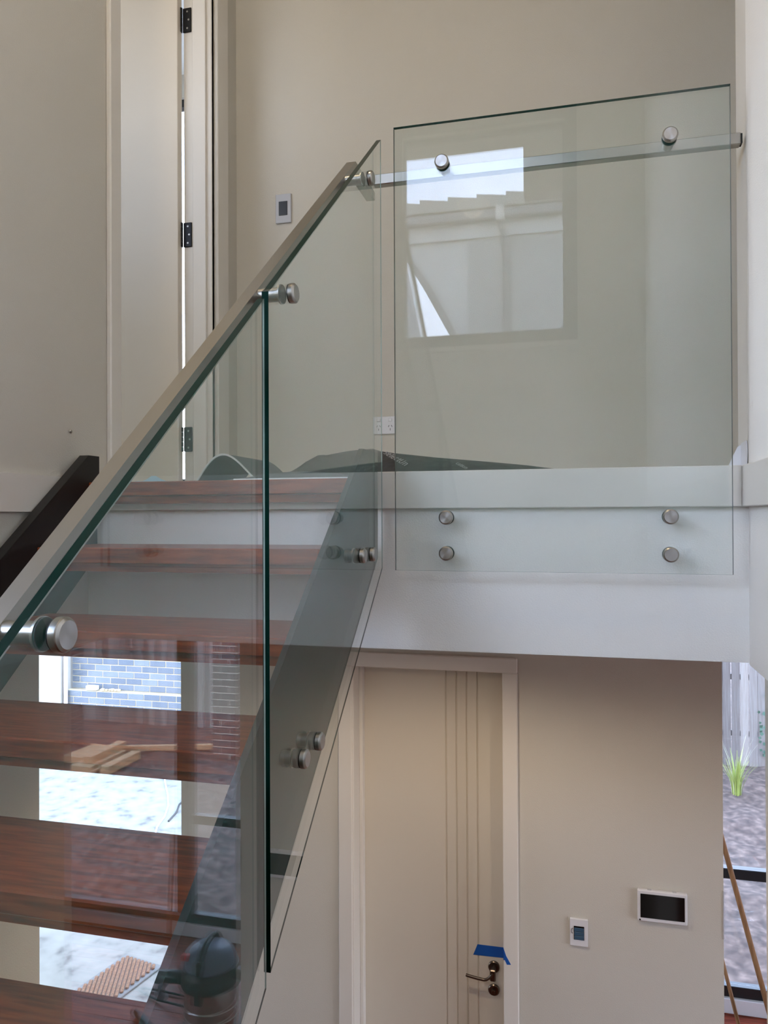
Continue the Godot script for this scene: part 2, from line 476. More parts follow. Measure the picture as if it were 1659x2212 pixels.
func build_windows():
	# tall garden window of the side room, mirrored in the stair glass and seen directly at the right edge
	var w := struct_root("window_1", P(0.6, 0.09, 5.12))
	frame_bars(w, "window_frame", [[0.60, 3.15, 0.09, 0.155, 5.07, 5.13], [0.60, 3.15, 2.30, 2.36, 5.07, 5.13], [0.60, 0.66, 0.155, 2.30, 5.07, 5.13], [3.09, 3.15, 0.155, 2.30, 5.07, 5.13]], M.frame)
	obj("mullion", bx(1.72, 1.83, 0.155, 2.30, 5.04, 5.14, 0.004), M.frame, w)
	obj("transom", bx(0.66, 1.72, 0.80, 0.862, 5.07, 5.13, 0.004), M.frame, w)
	obj("pane", bx(0.66, 1.72, 0.862, 2.30, 5.098, 5.104), M.pane, w)
	obj("pane", bx(0.66, 1.72, 0.155, 0.80, 5.098, 5.104), M.pane, w)
	obj("pane", bx(1.83, 3.09, 0.155, 2.30, 5.098, 5.104), M.pane, w)
	struct("trim_sill", bx(0.535, 3.15, 0.0, 0.09, 5.05, 5.13, 0.004), M.white_plastic)
	# stair window behind the camera
	w = struct_root("window_2", P(-0.6, 4.17, -1.12))
	frame_bars(w, "window_frame", [[-1.15, -0.085, 4.17, 4.20, -1.14, -1.09], [-1.15, -0.085, 5.50, 5.53, -1.14, -1.09], [-1.15, -1.135, 4.20, 5.50, -1.14, -1.09], [-0.105, -0.085, 4.20, 5.50, -1.14, -1.09]], M.frame)
	obj("pane", bx(-1.135, -0.105, 4.20, 5.50, -1.118, -1.112), M.pane, w)
	frame_bars(w, "sash", [[-0.09, -0.015, 4.105, 5.60, -1.05, -1.025], [-1.22, -1.145, 4.105, 5.60, -1.05, -1.025], [-1.145, -0.09, 5.525, 5.60, -1.05, -1.025], [-1.145, -0.09, 4.105, 4.175, -1.05, -1.025]], M.frame)
	frame_bars(w, "sill", [[-1.24, 0.005, 4.075, 4.105, -1.05, -1.005]], M.trim)
	# unseen side room window, placed to light the lower hall from the right
	w = struct_root("unseen_window_3", P(3.45, 0.3, 1.4))
	frame_bars(w, "window_frame", [[3.42, 3.48, 0.30, 0.35, 0.3, 2.6], [3.42, 3.48, 2.25, 2.30, 0.3, 2.6], [3.42, 3.48, 0.35, 2.25, 0.3, 0.35], [3.42, 3.48, 0.35, 2.25, 2.55, 2.6]], M.frame)
	obj("pane", bx(3.447, 3.453, 0.35, 2.25, 0.35, 2.55), M.pane, w)
	# unseen window beside and behind the camera, placed to light right wall and bulkhead
	w = struct_root("unseen_window_5", P(-1.5, 3.2, 0.0))
	frame_bars(w, "window_frame", [[-1.53, -1.47, 3.2, 3.25, -0.95, 0.85], [-1.53, -1.47, 5.70, 5.75, -0.95, 0.85], [-1.53, -1.47, 3.25, 5.70, -0.95, -0.9], [-1.53, -1.47, 3.25, 5.70, 0.8, 0.85]], M.frame)
	obj("pane", bx(-1.503, -1.497, 3.25, 5.70, -0.9, 0.8), M.pane, w)
	# unseen recess window, placed to light the left end of the back wall
	w = struct_root("unseen_window_7", P(-3.25, 0.4, 2.9))
	frame_bars(w, "window_frame", [[-3.28, -3.22, 0.4, 0.45, 2.55, 3.25], [-3.28, -3.22, 2.25, 2.3, 2.55, 3.25], [-3.28, -3.22, 0.45, 2.25, 2.55, 2.6], [-3.28, -3.22, 0.45, 2.25, 3.2, 3.25]], M.frame)
	obj("pane", bx(-3.253, -3.247, 0.45, 2.25, 2.6, 3.2), M.pane, w)
	w = struct_root("unseen_window_6", P(-2.7, 4.6, 1.05))  # unseen left room window, placed to light the open door leaf
	frame_bars(w, "window_frame", [[-3.4, -1.9, 4.6, 4.65, 1.02, 1.08], [-3.4, -1.9, 5.35, 5.4, 1.02, 1.08], [-3.4, -3.35, 4.65, 5.35, 1.02, 1.08], [-1.95, -1.9, 4.65, 5.35, 1.02, 1.08]], M.frame)
	obj("pane", bx(-3.35, -1.95, 4.65, 5.35, 1.047, 1.053), M.pane, w)
	# unseen left room window, placed to brighten the slit beside the open door
	w = struct_root("unseen_window_4", P(-2.5, 3.2, 4.65))
	frame_bars(w, "window_frame", [[-3.3, -1.62, 3.2, 3.25, 4.62, 4.68], [-3.3, -1.62, 5.70, 5.75, 4.62, 4.68], [-3.3, -3.25, 3.25, 5.70, 4.62, 4.68], [-1.67, -1.62, 3.25, 5.70, 4.62, 4.68]], M.frame)
	obj("pane", bx(-3.25, -1.67, 3.25, 5.70, 4.648, 4.652), M.pane, w)

func build_doors():
	# door of the lower hall
	var d := struct_root("door_1", P(-0.65, 0, 3.4))
	frame_bars(d, "architrave", [[-0.325, -0.262, 0.0, 2.34, 3.282, 3.3], [-1.047, -0.984, 0.0, 2.34, 3.282, 3.3], [-1.047, -0.262, 2.34, 2.403, 3.282, 3.3]], M.trim, 0.004)
	frame_bars(d, "jamb", [[-0.325, -0.305, 0.0, 2.34, 3.29, 3.46], [-1.0, -0.978, 0.0, 2.34, 3.29, 3.46], [-0.978, -0.325, 2.34, 2.36, 3.29, 3.46]], M.trim)
	frame_bars(d, "door_stop", [[-0.978, -0.962, 0.0, 2.34, 3.38, 3.418]], M.trim, 0.002)
	# leaf: upright boards with narrow grooves between them on a backing
	var leaf := B.new()
	var edges := [-0.975, -0.588, -0.541, -0.495, -0.448, -0.327]
	for i in 5:
		leaf.box(P(edges[i] + 0.0025, 0.01, 3.42), P(edges[i + 1] - 0.0025, 2.335, 3.448), 0.0018)
	leaf.box(P(-0.975, 0.01, 3.426), P(-0.327, 2.335, 3.456))
	var lf := obj("door_leaf", leaf, M.door, d)
	# lever with its rose, then the privacy snib
	var b := B.new()
	b.lathe([Vector2(0.0, 0.010), Vector2(0.022, 0.010), Vector2(0.025, 0.007), Vector2(0.025, 0.0)], P(-0.380, 1.030, 3.42), Vector3(0, 0, 1), 40)
	b.lathe([Vector2(0.011, 0.0), Vector2(0.011, 0.05)], P(-0.380, 1.030, 3.42), Vector3(0, 0, 1), 24)
	var path := []
	for t in 13:
		var u := t / 12.0
		path.append(P(-0.378 - 0.118 * u, 1.030 - 0.034 * sin(minf(u * 3.0, 1.0) * PI / 2) + 0.012 * u * u, 3.365))
	b.tube(path, 0.0065, 12)
	b.box(P(-0.392, 0.995, 3.36), P(-0.367, 1.045, 3.372), 0.004)
	obj("lever_handle", b, M.bronze, lf)
	b = B.new()
	b.lathe([Vector2(0.0, 0.010), Vector2(0.021, 0.010), Vector2(0.025, 0.006), Vector2(0.025, 0.0)], P(-0.381, 0.929, 3.42), Vector3(0, 0, 1), 40)
	b.lathe([Vector2(0.0, 0.024), Vector2(0.007, 0.024), Vector2(0.009, 0.02), Vector2(0.010, 0.01)], P(-0.381, 0.929, 3.42), Vector3(0, 0, 1), 24)
	obj("snib", b, M.bronze, lf)
	# blue tape from the leaf on to the architrave
	var tape := thing("masking_tape", "strip of blue masking tape stuck across lower door edge above the lever", "tape", P(-0.39, 1.07, 3.415))
	b = B.new()
	b.prism(PackedVector2Array([Vector2(-0.452, 1.117), Vector2(-0.329, 1.118), Vector2(-0.329, 1.072), Vector2(-0.345, 1.072), Vector2(-0.471, 1.069)]), P(0, 0, 3.4195), Vector3.RIGHT, Vector3.UP, Vector3(0, 0, 0.0006))
	obj("flat_strip", b, M.blue_tape, tape)
	b = B.new()
	b.face([P(-0.329, 1.118, 3.419), P(-0.329, 1.072, 3.419), P(-0.325, 1.140, 3.281), P(-0.325, 1.185, 3.281)], Vector3(1, 0, 0))
	b.face([P(-0.329, 1.118, 3.4185), P(-0.329, 1.072, 3.4185), P(-0.3255, 1.140, 3.2805), P(-0.3255, 1.185, 3.2805)], Vector3(-1, 0, 0))
	b.prism(PackedVector2Array([Vector2(-0.325, 1.192), Vector2(-0.314, 1.160), Vector2(-0.294, 1.126), Vector2(-0.311, 1.124), Vector2(-0.319, 1.141), Vector2(-0.325, 1.144)]), P(0, 0, 3.2815), Vector3.RIGHT, Vector3.UP, Vector3(0, 0, 0.0008))
	obj("folded_tail", b, M.blue_tape, tape)
	# open door at the head of the stairs, its leaf swung into the left room
	d = struct_root("door_2", P(-1.5, 3.105, 2.5))
	frame_bars(d, "architrave", [[-1.44, -1.422, 3.105, 5.44, 2.143, 2.203], [-1.44, -1.422, 3.105, 5.44, 2.885, 2.985], [-1.44, -1.422, 5.44, 5.51, 2.143, 2.985]], M.trim, 0.004)
	frame_bars(d, "jamb", [[-1.565, -1.44, 3.105, 5.44, 2.19, 2.21], [-1.565, -1.44, 3.105, 5.44, 2.868, 2.888], [-1.565, -1.44, 5.43, 5.45, 2.19, 2.888]], M.trim)
	frame_bars(d, "door_stop", [[-1.52, -1.462, 3.105, 5.43, 2.856, 2.87]], M.trim, 0.002)
	lf = obj("door_leaf", bx(-2.24, -1.571, 3.115, 5.42, 2.830, 2.866, 0.002), M.door, d)
	for y in [5.026, 4.149, 3.316]:
		b = B.new()
		b.box(P(-1.566, y - 0.05, 2.862), P(-1.528, y + 0.05, 2.868), 0.0025)
		for k in 5:
			b.lathe([Vector2(0.0, 0.0), Vector2(0.0065, 0.0), Vector2(0.0065, 0.0185), Vector2(0.0, 0.0185)], P(-1.571, y - 0.05 + k * 0.02, 2.858), Vector3.UP, 14)
		var h := obj("hinge", b, M.hinge, d)
		b = B.new()
		for k in 3:
			b.lathe([Vector2(0.0, 0.0012), Vector2(0.004, 0.0006), Vector2(0.004, 0.0)], P(-1.545 + 0.006 * (k % 2), y - 0.034 + k * 0.034, 2.862), Vector3(0, 0, 1), 12)
		obj("screw", b, M.steel, h)

# ------------------------------------------------------------------ outdoors
func brick_field(called: String, label: String, l0: float, l1: float, y0: float, rows: int, d: float, thick: float, mats: Array, mortar: Material, stagger := 0.0) -> Node3D:
	var t := thing(called, label, "wall", P((l0 + l1) / 2, y0, d))
	var whole := bx(0.0, 0.230, 0.0, 0.076, 0.0, thick, 0.003).done()
	var half := bx(0.0, 0.110, 0.0, 0.076, 0.0, thick, 0.003).done()
	for r in rows:
		var l := l0
		var odd := (r % 2 == 1) != (stagger > 0.0)
		if odd:
			put("brick", half, mats[rng.randi() % 3], t, P(l, y0 + r * 0.086, d + rng.randf() * 0.003) - t.position)
			l += 0.120
		while l + 0.11 < l1:
			put("brick", whole if l + 0.23 < l1 + 0.02 else half, mats[rng.randi() % 3], t, P(l, y0 + r * 0.086, d + rng.randf() * 0.003) - t.position)
			l += 0.240
	obj("mortar", bx(l0 + 0.004, l1 - 0.004, y0 - 0.01, y0 + rows * 0.086 - 0.008, d + 0.007, d + thick - 0.006), mortar, t)
	return t

func pier(label: String, l: float, d: float, rows: int):
	var t := thing("brick_pier", label, "pier", P(l + 0.175, -0.1, d + 0.175))
	var m1 := bx(0.0, 0.350, 0.0, 0.076, 0.0, 0.170, 0.003).done()
	var m2 := bx(0.0, 0.230, 0.0, 0.076, 0.0, 0.350, 0.003).done()
	var m3 := bx(0.0, 0.110, 0.0, 0.076, 0.0, 0.350, 0.003).done()
	for r in rows:
		var y := -0.1 + r * 0.086
		var m: Array = M.brick_brown
		if r % 2:
			put("brick", m2, m[rng.randi() % 3], t, P(l, y, d) - t.position)
			put("brick", m3, m[rng.randi() % 3], t, P(l + 0.240, y, d) - t.position)
		else:
			put("brick", m3, m[rng.randi() % 3], t, P(l, y, d) - t.position)
			put("brick", m2, m[rng.randi() % 3], t, P(l + 0.120, y, d) - t.position)
	obj("mortar", bx(l + 0.006, l + 0.344, -0.11, -0.1 + rows * 0.086 - 0.01, d + 0.006, d + 0.344), M.mortar_pale, t)

func build_outdoors():
	# left: concrete slab with a block wall at its end
	struct("ground_slab", bx(-12.0, -1.83, -0.25, -0.05, 3.47, 9.4), M.concrete)
	var w := brick_field("block_wall", "pale blue grey brick wall with cream mortar beyond the concrete slab", -6.86, -4.46, -0.05, 16, 9.405, 0.11, M.brick_blue, M.mortar)
	var lt := brick_field("block_ledge", "lower projecting brick course ledge standing in front of pale blue grey brick wall", -6.88, -4.44, -0.05, 8, 9.29, 0.104, M.brick_blue, M.mortar, 1.0)
	tag(obj("white_block", bx(-6.58, -6.42, 0.638, 0.70, 9.30, 9.38, 0.006), M.white_plastic), "white offcut block left lying on the brick ledge", "offcut")
	var rb := B.new()
	for k in 7:
		var p := P(-6.40 + k * 0.045 + rng.randf() * 0.02, 0.638, 9.33 + rng.randf() * 0.04)
		rb.box(p, p + Vector3(0.03 + rng.randf() * 0.02, 0.012 + rng.randf() * 0.03, 0.03), 0.004)
	tag(obj("mortar_rubble", rb, M.mortar), "crumbs of dry mortar beside white offcut on the brick ledge", "rubble")
	var pb := B.new()
	pb.tube([P(-6.845, -0.05, 9.24), P(-6.845, 2.6, 9.24)], 0.027, 16)
	tag(obj("drain_pipe", pb, M.pvc), "pale pink plastic pipe standing at the left end of brick wall", "pipe")
	wall("wall_outside", [[-7.6, -6.90, -0.05, 2.64, 9.2, 9.5]], M.render)
	# doormat on the slab: coir ribs in a grey rubber tray, corners found from the photograph
	var mat_at := P(-3.01, -0.05, 4.37)
	var dm := thing("doormat", "brown ribbed doormat with grey rim lying on the concrete slab", "doormat", mat_at)
	dm.rotation.y = -0.20
	var tray := B.new()
	tray.box(Vector3(-0.165, 0.0, -0.42), Vector3(0.165, 0.012, 0.42), 0.004)
	put("rubber_tray", tray.done(), M.rim, dm, Vector3.ZERO)
	# coir ribs run slantwise over the mat
	var rd := Vector2(0.57, 0.82).normalized()
	var rn := Vector2(-rd.y, rd.x)
	for k in 34:
		var c := rn * (-0.45 + k * 0.0272)
		var t0 := -9.0
		var t1 := 9.0
		for q in [[c.x, rd.x, 0.138], [c.y, rd.y, 0.395]]:
			t0 = maxf(t0, minf((-q[2] - q[0]) / q[1], (q[2] - q[0]) / q[1]))
			t1 = minf(t1, maxf((-q[2] - q[0]) / q[1], (q[2] - q[0]) / q[1]))
		if t1 - t0 < 0.03:
			continue
		var rib := B.new()
		rib.box(Vector3(-0.0115, 0.010, -(t1 - t0) / 2), Vector3(0.0115, 0.024, (t1 - t0) / 2), 0.005)
		var m := c + rd * (t0 + t1) / 2
		put("coir_rib", rib.done(), M.coir, dm, Vector3(m.x, 0, m.y), Vector3(0, atan2(rd.x, rd.y), 0))
	# white cable on the slab
	var cb := B.new()
	var pts := []
	for q in [[-4.78, 8.25], [-4.62, 8.0], [-4.42, 7.7], [-4.24, 7.4], [-4.12, 7.12], [-4.08, 6.95], [-4.05, 6.85], [-3.98, 6.7], [-3.90, 6.5], [-3.72, 6.1]]:
		pts.append(P(q[0], -0.043, q[1]))
	cb.tube(pts, 0.009, 8)
	tag(obj("cable", cb, M.white_plastic), "thin white cable snaking over the concrete slab", "cable")
	cb = B.new()
	cb.tube([P(-4.02, -0.043, 7.02), P(-4.06, -0.042, 7.25), P(-4.14, -0.043, 7.45), P(-4.2, -0.043, 7.9)], 0.009, 8)
	tag(obj("cable", cb, M.rubber), "short dark cable joining the white one on the concrete slab", "cable")
	# right: garden bed seen through the tall window, and mirrored in the stair glass
	var g := B.new()
	g.st.set_smooth_group(1)
	var fn := FastNoiseLite.new()
	fn.seed = 5
	fn.frequency = 1.6
	fn.fractal_octaves = 4
	var hgt := func(l: float, d: float) -> float: return -0.10 + 0.06 * fn.get_noise_2d(l, d) * clampf((d - 5.3) * 2.0, 0.0, 1.0)
	var nl := 96
	var nd := 72
	for i in nl:
		for k in nd:
			var c := []
			for o in [[0, 0], [1, 0], [1, 1], [0, 1]]:
				var l: float = -0.5 + 9.5 * (i + o[0]) / nl
				var d: float = 5.2 + 5.6 * (k + o[1]) / nd
				c.append(P(l, hgt.call(l, d), d))
			g.v(c[0]); g.v(c[2]); g.v(c[1])
			g.v(c[0]); g.v(c[3]); g.v(c[2])
	struct("ground_garden", g, M.soil)
	struct("ground_far", bx(-30, 30, -0.6, -0.3, -30, 30), M.soil)
	var fence := thing("paling_fence", "weathered grey timber paling fence along the garden bed", "fence", P(4.0, -0.15, 10.45))
	var pm := []
	for k in 3:
		pm.append(bx(0.0, 0.093, -0.12, 1.86 - 0.015 * k, 0.0, 0.015, 0.003).done())
	for k in 86:
		put("paling", pm[rng.randi() % 3], M.paling[rng.randi() % 3], fence, P(0.0 + k * 0.1, 0, 10.42 + (k % 2) * 0.012 + rng.randf() * 0.004) - fence.position, Vector3(0, 0, rng.randf_range(-0.006, 0.006)))
	for y in [0.25, 0.95, 1.6]:
		obj("fence_rail", bx(0.0, 8.6, y, y + 0.07, 10.455, 10.50, 0.004), M.paling[1], fence)
	pier("brown brick pier nearest to the house wall in the garden, mirrored right", 3.24, 9.1, 27)
	pier("brown brick pier against the far paling fence, mirrored left", 5.79, 9.2, 27)
	# strappy plant in the bed
	var pl := thing("grass_clump", "bright green strappy grass clump growing in the garden bed", "plant", P(1.65, -0.1, 9.3))
	var blades := B.new()
	var stalks := B.new()
	for k in 80:
		var a := rng.randf() * TAU
		var lean := 0.04 + rng.randf() * 0.14
		var h := 0.28 + rng.randf() * 0.28
		var base := P(1.65, -0.11, 9.3) + Vector3(cos(a), 0, sin(a)) * 0.05 * rng.randf()
		var target: B = blades
		if k % 7 == 0:
			h += 0.20
			lean += 0.1
			target = stalks
		var dirv := Vector3(cos(a), 0, sin(a))
		var side := Vector3(-sin(a), 0, cos(a))
		var prev := []
		for s in 6:
			var u := s / 5.0
			var wd := (0.008 if target == blades else 0.004) * (1.0 - u * 0.85)
			var c := base + dirv * lean * pow(u, 1.8) + Vector3.UP * h * (u - 0.12 * u * u * u)
			var now := [c - side * wd, c + side * wd]
			if s:
				target.v(prev[0]); target.v(prev[1]); target.v(now[1])
				target.v(prev[0]); target.v(now[1]); target.v(now[0])
			prev = now
	obj("leaf_blades", blades, M.leaf, pl).set_meta("kind", "stuff")
	obj("seed_stalks", stalks, M.straw, pl).set_meta("kind", "stuff")
	var iv := B.new()
	for k in 90:
		var p := P(2.10 + rng.randf() * 0.42, 0.05 + pow(rng.randf(), 1.4) * 0.75, 10.395 - rng.randf() * 0.03)
		var r := 0.022 + rng.randf() * 0.014
		var a := rng.randf() * TAU
		var e1 := Vector3(cos(a), sin(a), 0.3) * r
		var e2 := Vector3(-sin(a), cos(a), 0.2) * r
		iv.face([p + e1, p + e2 * 0.8, p - e1 * 0.8, p - e2 * 0.8], Vector3(0, 0, 1))
	tag(obj("ivy", iv, M.ivy), "small dark green ivy creeping up the garden paling fence", "ivy")
	# pine offcuts and a batten on the soil
	var cut := func(label: String, l0: float, l1: float, d0: float, d1: float, y0: float, y1: float, turn: float):
		var t := thing("timber_offcut", label, "timber", P((l0 + l1) / 2, y0, (d0 + d1) / 2))
		t.rotation.y = turn
		var o := B.new()
		o.box(Vector3(-(l1 - l0) / 2, 0, -(d1 - d0) / 2), Vector3((l1 - l0) / 2, y1 - y0, (d1 - d0) / 2), 0.004)
		put("plank", o.done(), M.pine, t, Vector3.ZERO)
	cut.call("wide pine offcut on the soil, outermost of the timber pile", 5.03, 5.32, 8.50, 9.05, -0.09, 0.0, 0.1)
	cut.call("wide pine offcut lying low in the middle of the timber pile", 4.72, 5.00, 8.20, 8.9, -0.08, 0.0, 0.05)
	cut.call("pine beam lying on top of the middle timber pile", 4.78, 4.90, 8.30, 9.0, 0.001, 0.085, 0.05)
	cut.call("narrow pine beam lying at the near side of the timber pile", 4.48, 4.60, 8.20, 8.85, -0.08, 0.02, 0.05)
	cut.call("thin pine stick poking out from under the timber pile", 4.69, 4.72, 7.75, 8.42, -0.07, -0.04, 0.02)
	cut.call("long pine batten lying behind the timber pile on soil", 3.70, 5.05, 9.22, 9.28, -0.08, -0.01, -0.30)
	# neighbouring house behind the stair window, mirrored in the landing glass
	var nb := thing("neighbour_house", "pale grey neighbouring house with tiled eaves mirrored in the landing glass", "house", P(-1.0, 8.0, -6.3))
	var hb := B.new()
	hb.prism(PackedVector2Array([Vector2(-2.40, 6.75), Vector2(-2.30, 6.58), Vector2(-1.91, 5.97), Vector2(-1.59, 5.36), Vector2(-1.0, 4.0), Vector2(3.5, 4.0), Vector2(3.5, 6.8), Vector2(-2.40, 6.8)]), P(0, 0, -6.02), Vector3.RIGHT, Vector3.UP, Vector3(0, 0, 0.5))
	obj("wall", hb, M.house, nb)
	obj("shaded_wall", bx(-1.40, 3.5, 4.0, 6.58, -6.02, -6.0), M.house_shade, nb)  # thin sheet over the wall, its shading put into the colour
	hb = B.new()
	hb.prism(PackedVector2Array([Vector2(-2.42, 6.70), Vector2(-2.32, 6.62), Vector2(-1.88, 5.99), Vector2(-1.55, 5.36), Vector2(-0.96, 4.0), Vector2(-1.06, 4.0), Vector2(-1.64, 5.34), Vector2(-1.98, 5.97)]), P(0, 0, -6.0), Vector3.RIGHT, Vector3.UP, Vector3(0, 0, -0.05))
	obj("barge_board", hb, M.gutter, nb)
	obj("fascia_board", bx(-2.7, 3.5, 6.58, 6.77, -6.02, -5.97), M.house, nb)
	obj("gutter", bx(-2.7, 3.5, 6.77, 6.90, -5.97, -5.86, 0.02), M.gutter, nb)
	for k in 17:
		hb = B.new()
		var l := -2.75 + k * 0.37
		hb.prism(PackedVector2Array([Vector2(l, 6.92), Vector2(l + 0.37, 6.92), Vector2(l + 0.37, 7.05), Vector2(l + 0.30, 7.06), Vector2(l, 7.10)]), P(0, 0, -6.0), Vector3.RIGHT, Vector3.UP, Vector3(0, 0.0, -0.14))
		obj("roof_tile", hb, M.tile, nb)
	obj("rain_head", bx(-1.03, -0.92, 6.74, 6.92, -5.97, -5.84, 0.008), M.render, nb)
	hb = B.new()
	hb.tube([P(-0.975, 6.76, -5.90), P(-0.965, 6.66, -5.93), P(-0.91, 6.56, -5.95), P(-0.90, 4.0, -5.95)], 0.04, 12)
	obj("downpipe", hb, M.gutter, nb)
	hb = B.new()
	hb.prism(PackedVector2Array([Vector2(-3.6, 3.5), Vector2(-1.95, 3.5), Vector2(-2.37, 5.71), Vector2(-2.585, 6.82), Vector2(-3.6, 6.82)]), P(0, 0, -7.5), Vector3.RIGHT, Vector3.UP, Vector3(0, 0, 0.2))
	obj("side_wall", hb, M.white_plastic, nb)
	# own eaves over the stair window
	var ev := B.new()
	ev.box(P(-3.0, 5.90, -1.2), P(3.0, 5.96, -1.92))
	ev.box(P(-3.0, 5.78, -1.90), P(3.0, 6.10, -1.93), 0.004)
	ev.box(P(-0.40, 5.36, -1.80), P(0.6, 5.90, -1.92), 0.004)
	struct("roof_eaves", ev, M.render)

# ------------------------------------------------------------------ stairs
const S := 0.806
func nose(i: int) -> Vector2:      # (depth, height) of the top front edge of tread i
	return Vector2(1.98 - i * 0.2219, 3.101 - i * 0.179)

func build_stairs():
	var places := ["topmost red timber tread under the landing nosing", "second red timber tread below the landing nosing", "third red timber tread below landing, over the block wall view", "fourth red timber tread below landing, wide and polished", "fifth red timber tread below landing at the lower left", "sixth red timber tread below landing, hidden below the frame", "seventh red timber tread below landing, near half landing", "lowest red timber tread just above the half landing"]
	var prof := func(b: B, d: float, y: float, depth: float):
		b.prism(PackedVector2Array([Vector2(d, y - 0.003), Vector2(d + 0.003, y), Vector2(d + depth, y), Vector2(d + depth, y - 0.04), Vector2(d + 0.002, y - 0.04), Vector2(d, y - 0.038)]), P(-1.388, 0, 0), Vector3(0, 0, -1), Vector3.UP, Vector3(0.846, 0, 0))
	var n0 := nose(0)
	var t := thing("landing_nosing", "red timber nosing board along the front edge of landing", "nosing", P(-1.0, n0.y - 0.06, n0.x))
	var b := B.new()
	prof.call(b, n0.x, n0.y + 0.001, 0.05)
	obj("board", b, M.tread, t)
	obj("packing_strip", bx(-1.388, -0.542, n0.y - 0.062, n0.y - 0.04, n0.x + 0.014, 2.03), M.tread, t)
	for i in range(1, 9):
		var n := nose(i)
		t = thing("stair_tread", places[i - 1], "stair tread", P(-1.0, n.y - 0.06, n.x))
		b = B.new()
		prof.call(b, n.x, n.y, 0.27)
		var o := obj("board", b, M.tread.duplicate(), t)
		(o.material_override as StandardMaterial3D).uv1_offset = Vector3(0.37 * i, 0.21 * i, 0.11 * i)
		obj("packing_strip", bx(-1.388, -0.542, n.y - 0.062, n.y - 0.04, n.x + 0.016, n.x + 0.255), o.material_override, t)
	# stringers
	var stringer := func(l0: float, l1: float, off: float, end: float, label: String, m: Material):
		var top := func(d: float) -> float: return 2.931 + off + 0.8 * (d - 1.548)
		var low := func(d: float) -> float: return 2.511 + 0.8 * (d - 1.548)
		var cut := 3.17 + (0.011 if off < -0.05 else 0.0)
		var dt := 1.548 + (cut - 2.931 - off) / 0.8
		var pts := PackedVector2Array([Vector2(0.02, low.call(0.02)), Vector2(2.02, low.call(2.02)), Vector2(2.02, 3.02), Vector2(end, 3.11), Vector2(end, cut), Vector2(dt, cut), Vector2(0.02, top.call(0.02))])
		if end <= 2.02:
			pts = PackedVector2Array([Vector2(0.02, low.call(0.02)), Vector2(2.02, low.call(2.02)), Vector2(2.02, cut), Vector2(dt, cut), Vector2(0.02, top.call(0.02))])
		var sb := B.new()
		sb.prism(pts, P(l0, 0, 0), Vector3(0, 0, -1), Vector3.UP, Vector3(l1 - l0, 0, 0))
		tag(obj("stringer", sb, m), label, "stringer")
	stringer.call(-0.542, -0.530, -0.026, 2.02, "charcoal steel stringer behind the glass on the right side of stairs", M.charcoal)
	stringer.call(-1.418, -1.388, -0.095, 2.03, "black stringer fixed along the left wall of the stairs", M.black_steel)

# ------------------------------------------------------------------ glass, rails, fixings
func standoff(label: String, group: String, at: Vector3, out: Vector3, tube_len: float, r := 0.0175, tube_r := 0.0125):
	# at = on the outer glass face, out = towards the viewer; the tube runs back through the glass
	var t := thing("glass_fixing", label, "fixing", at, group)
	var b := B.new()
	b.lathe([Vector2(r - 0.0035, 0.0135), Vector2(r - 0.0008, 0.0112), Vector2(r, 0.0098), Vector2(r, 0.0025), Vector2(0.006, 0.0025)], at, out, 40)
	obj("cap", b, M.steel, t)
	b = B.new()
	b.lathe([Vector2(0.0, 0.0135), Vector2(r - 0.0035, 0.0135)], at, out, 48)
	obj("cap_face", b, M.disc, t)
	b = B.new()
	b.lathe([Vector2(0.0, 0.0025), Vector2(r - 0.001, 0.0025), Vector2(r - 0.001, 0.0002), Vector2(0.0, 0.0002)], at, out, 32)
	b.lathe([Vector2(0.0, -0.0122), Vector2(r - 0.001, -0.0122), Vector2(r - 0.001, -0.0142), Vector2(0.0, -0.0142)], at, out, 32)
	obj("gasket", b, M.rubber, t)
	b = B.new()
	b.lathe([Vector2(0.0, -0.0142), Vector2(r, -0.0142), Vector2(r, -0.0172), Vector2(tube_r, -0.0172), Vector2(tube_r, -0.012 - tube_len)], at, out, 32)
	obj("barrel", b, M.steel, t)

func sheet(label: String, o: Vector3, u: Vector3, e: Vector3, pts: PackedVector2Array, edge_mats: Array, shown := 0.22):
	# a pane of glass with thickness: two clear faces and the edges all round, which look green
	var mid := Vector3.ZERO
	for p in pts:
		mid += (o + u * p.x + Vector3.UP * p.y) / pts.size()
	var t := thing("balustrade", label, "glass balustrade", mid)
	var b := B.new()
	var f := []
	var k := []
	for p in pts:
		f.append(o + u * p.x + Vector3.UP * p.y)
		k.append(o + u * p.x + Vector3.UP * p.y + e)
	b.face(f, -e)
	b.face(k, e)
	obj("clear_faces", b, M.glass, t)
	for i in pts.size():
		b = B.new()
		var n := (i + 1) % pts.size()
		var c: Vector3 = (f[i] + f[n]) / 2 - mid
		# far edges show as strips; the pale ones have the arris glint painted in
		var w: float = 1.0 if edge_mats[i] == M.edge_dark else shown
		b.face([f[i], f[n], f[n].lerp(k[n], w), f[i].lerp(k[i], w)], c)
		obj("glass_edge", b, edge_mats[i], t)

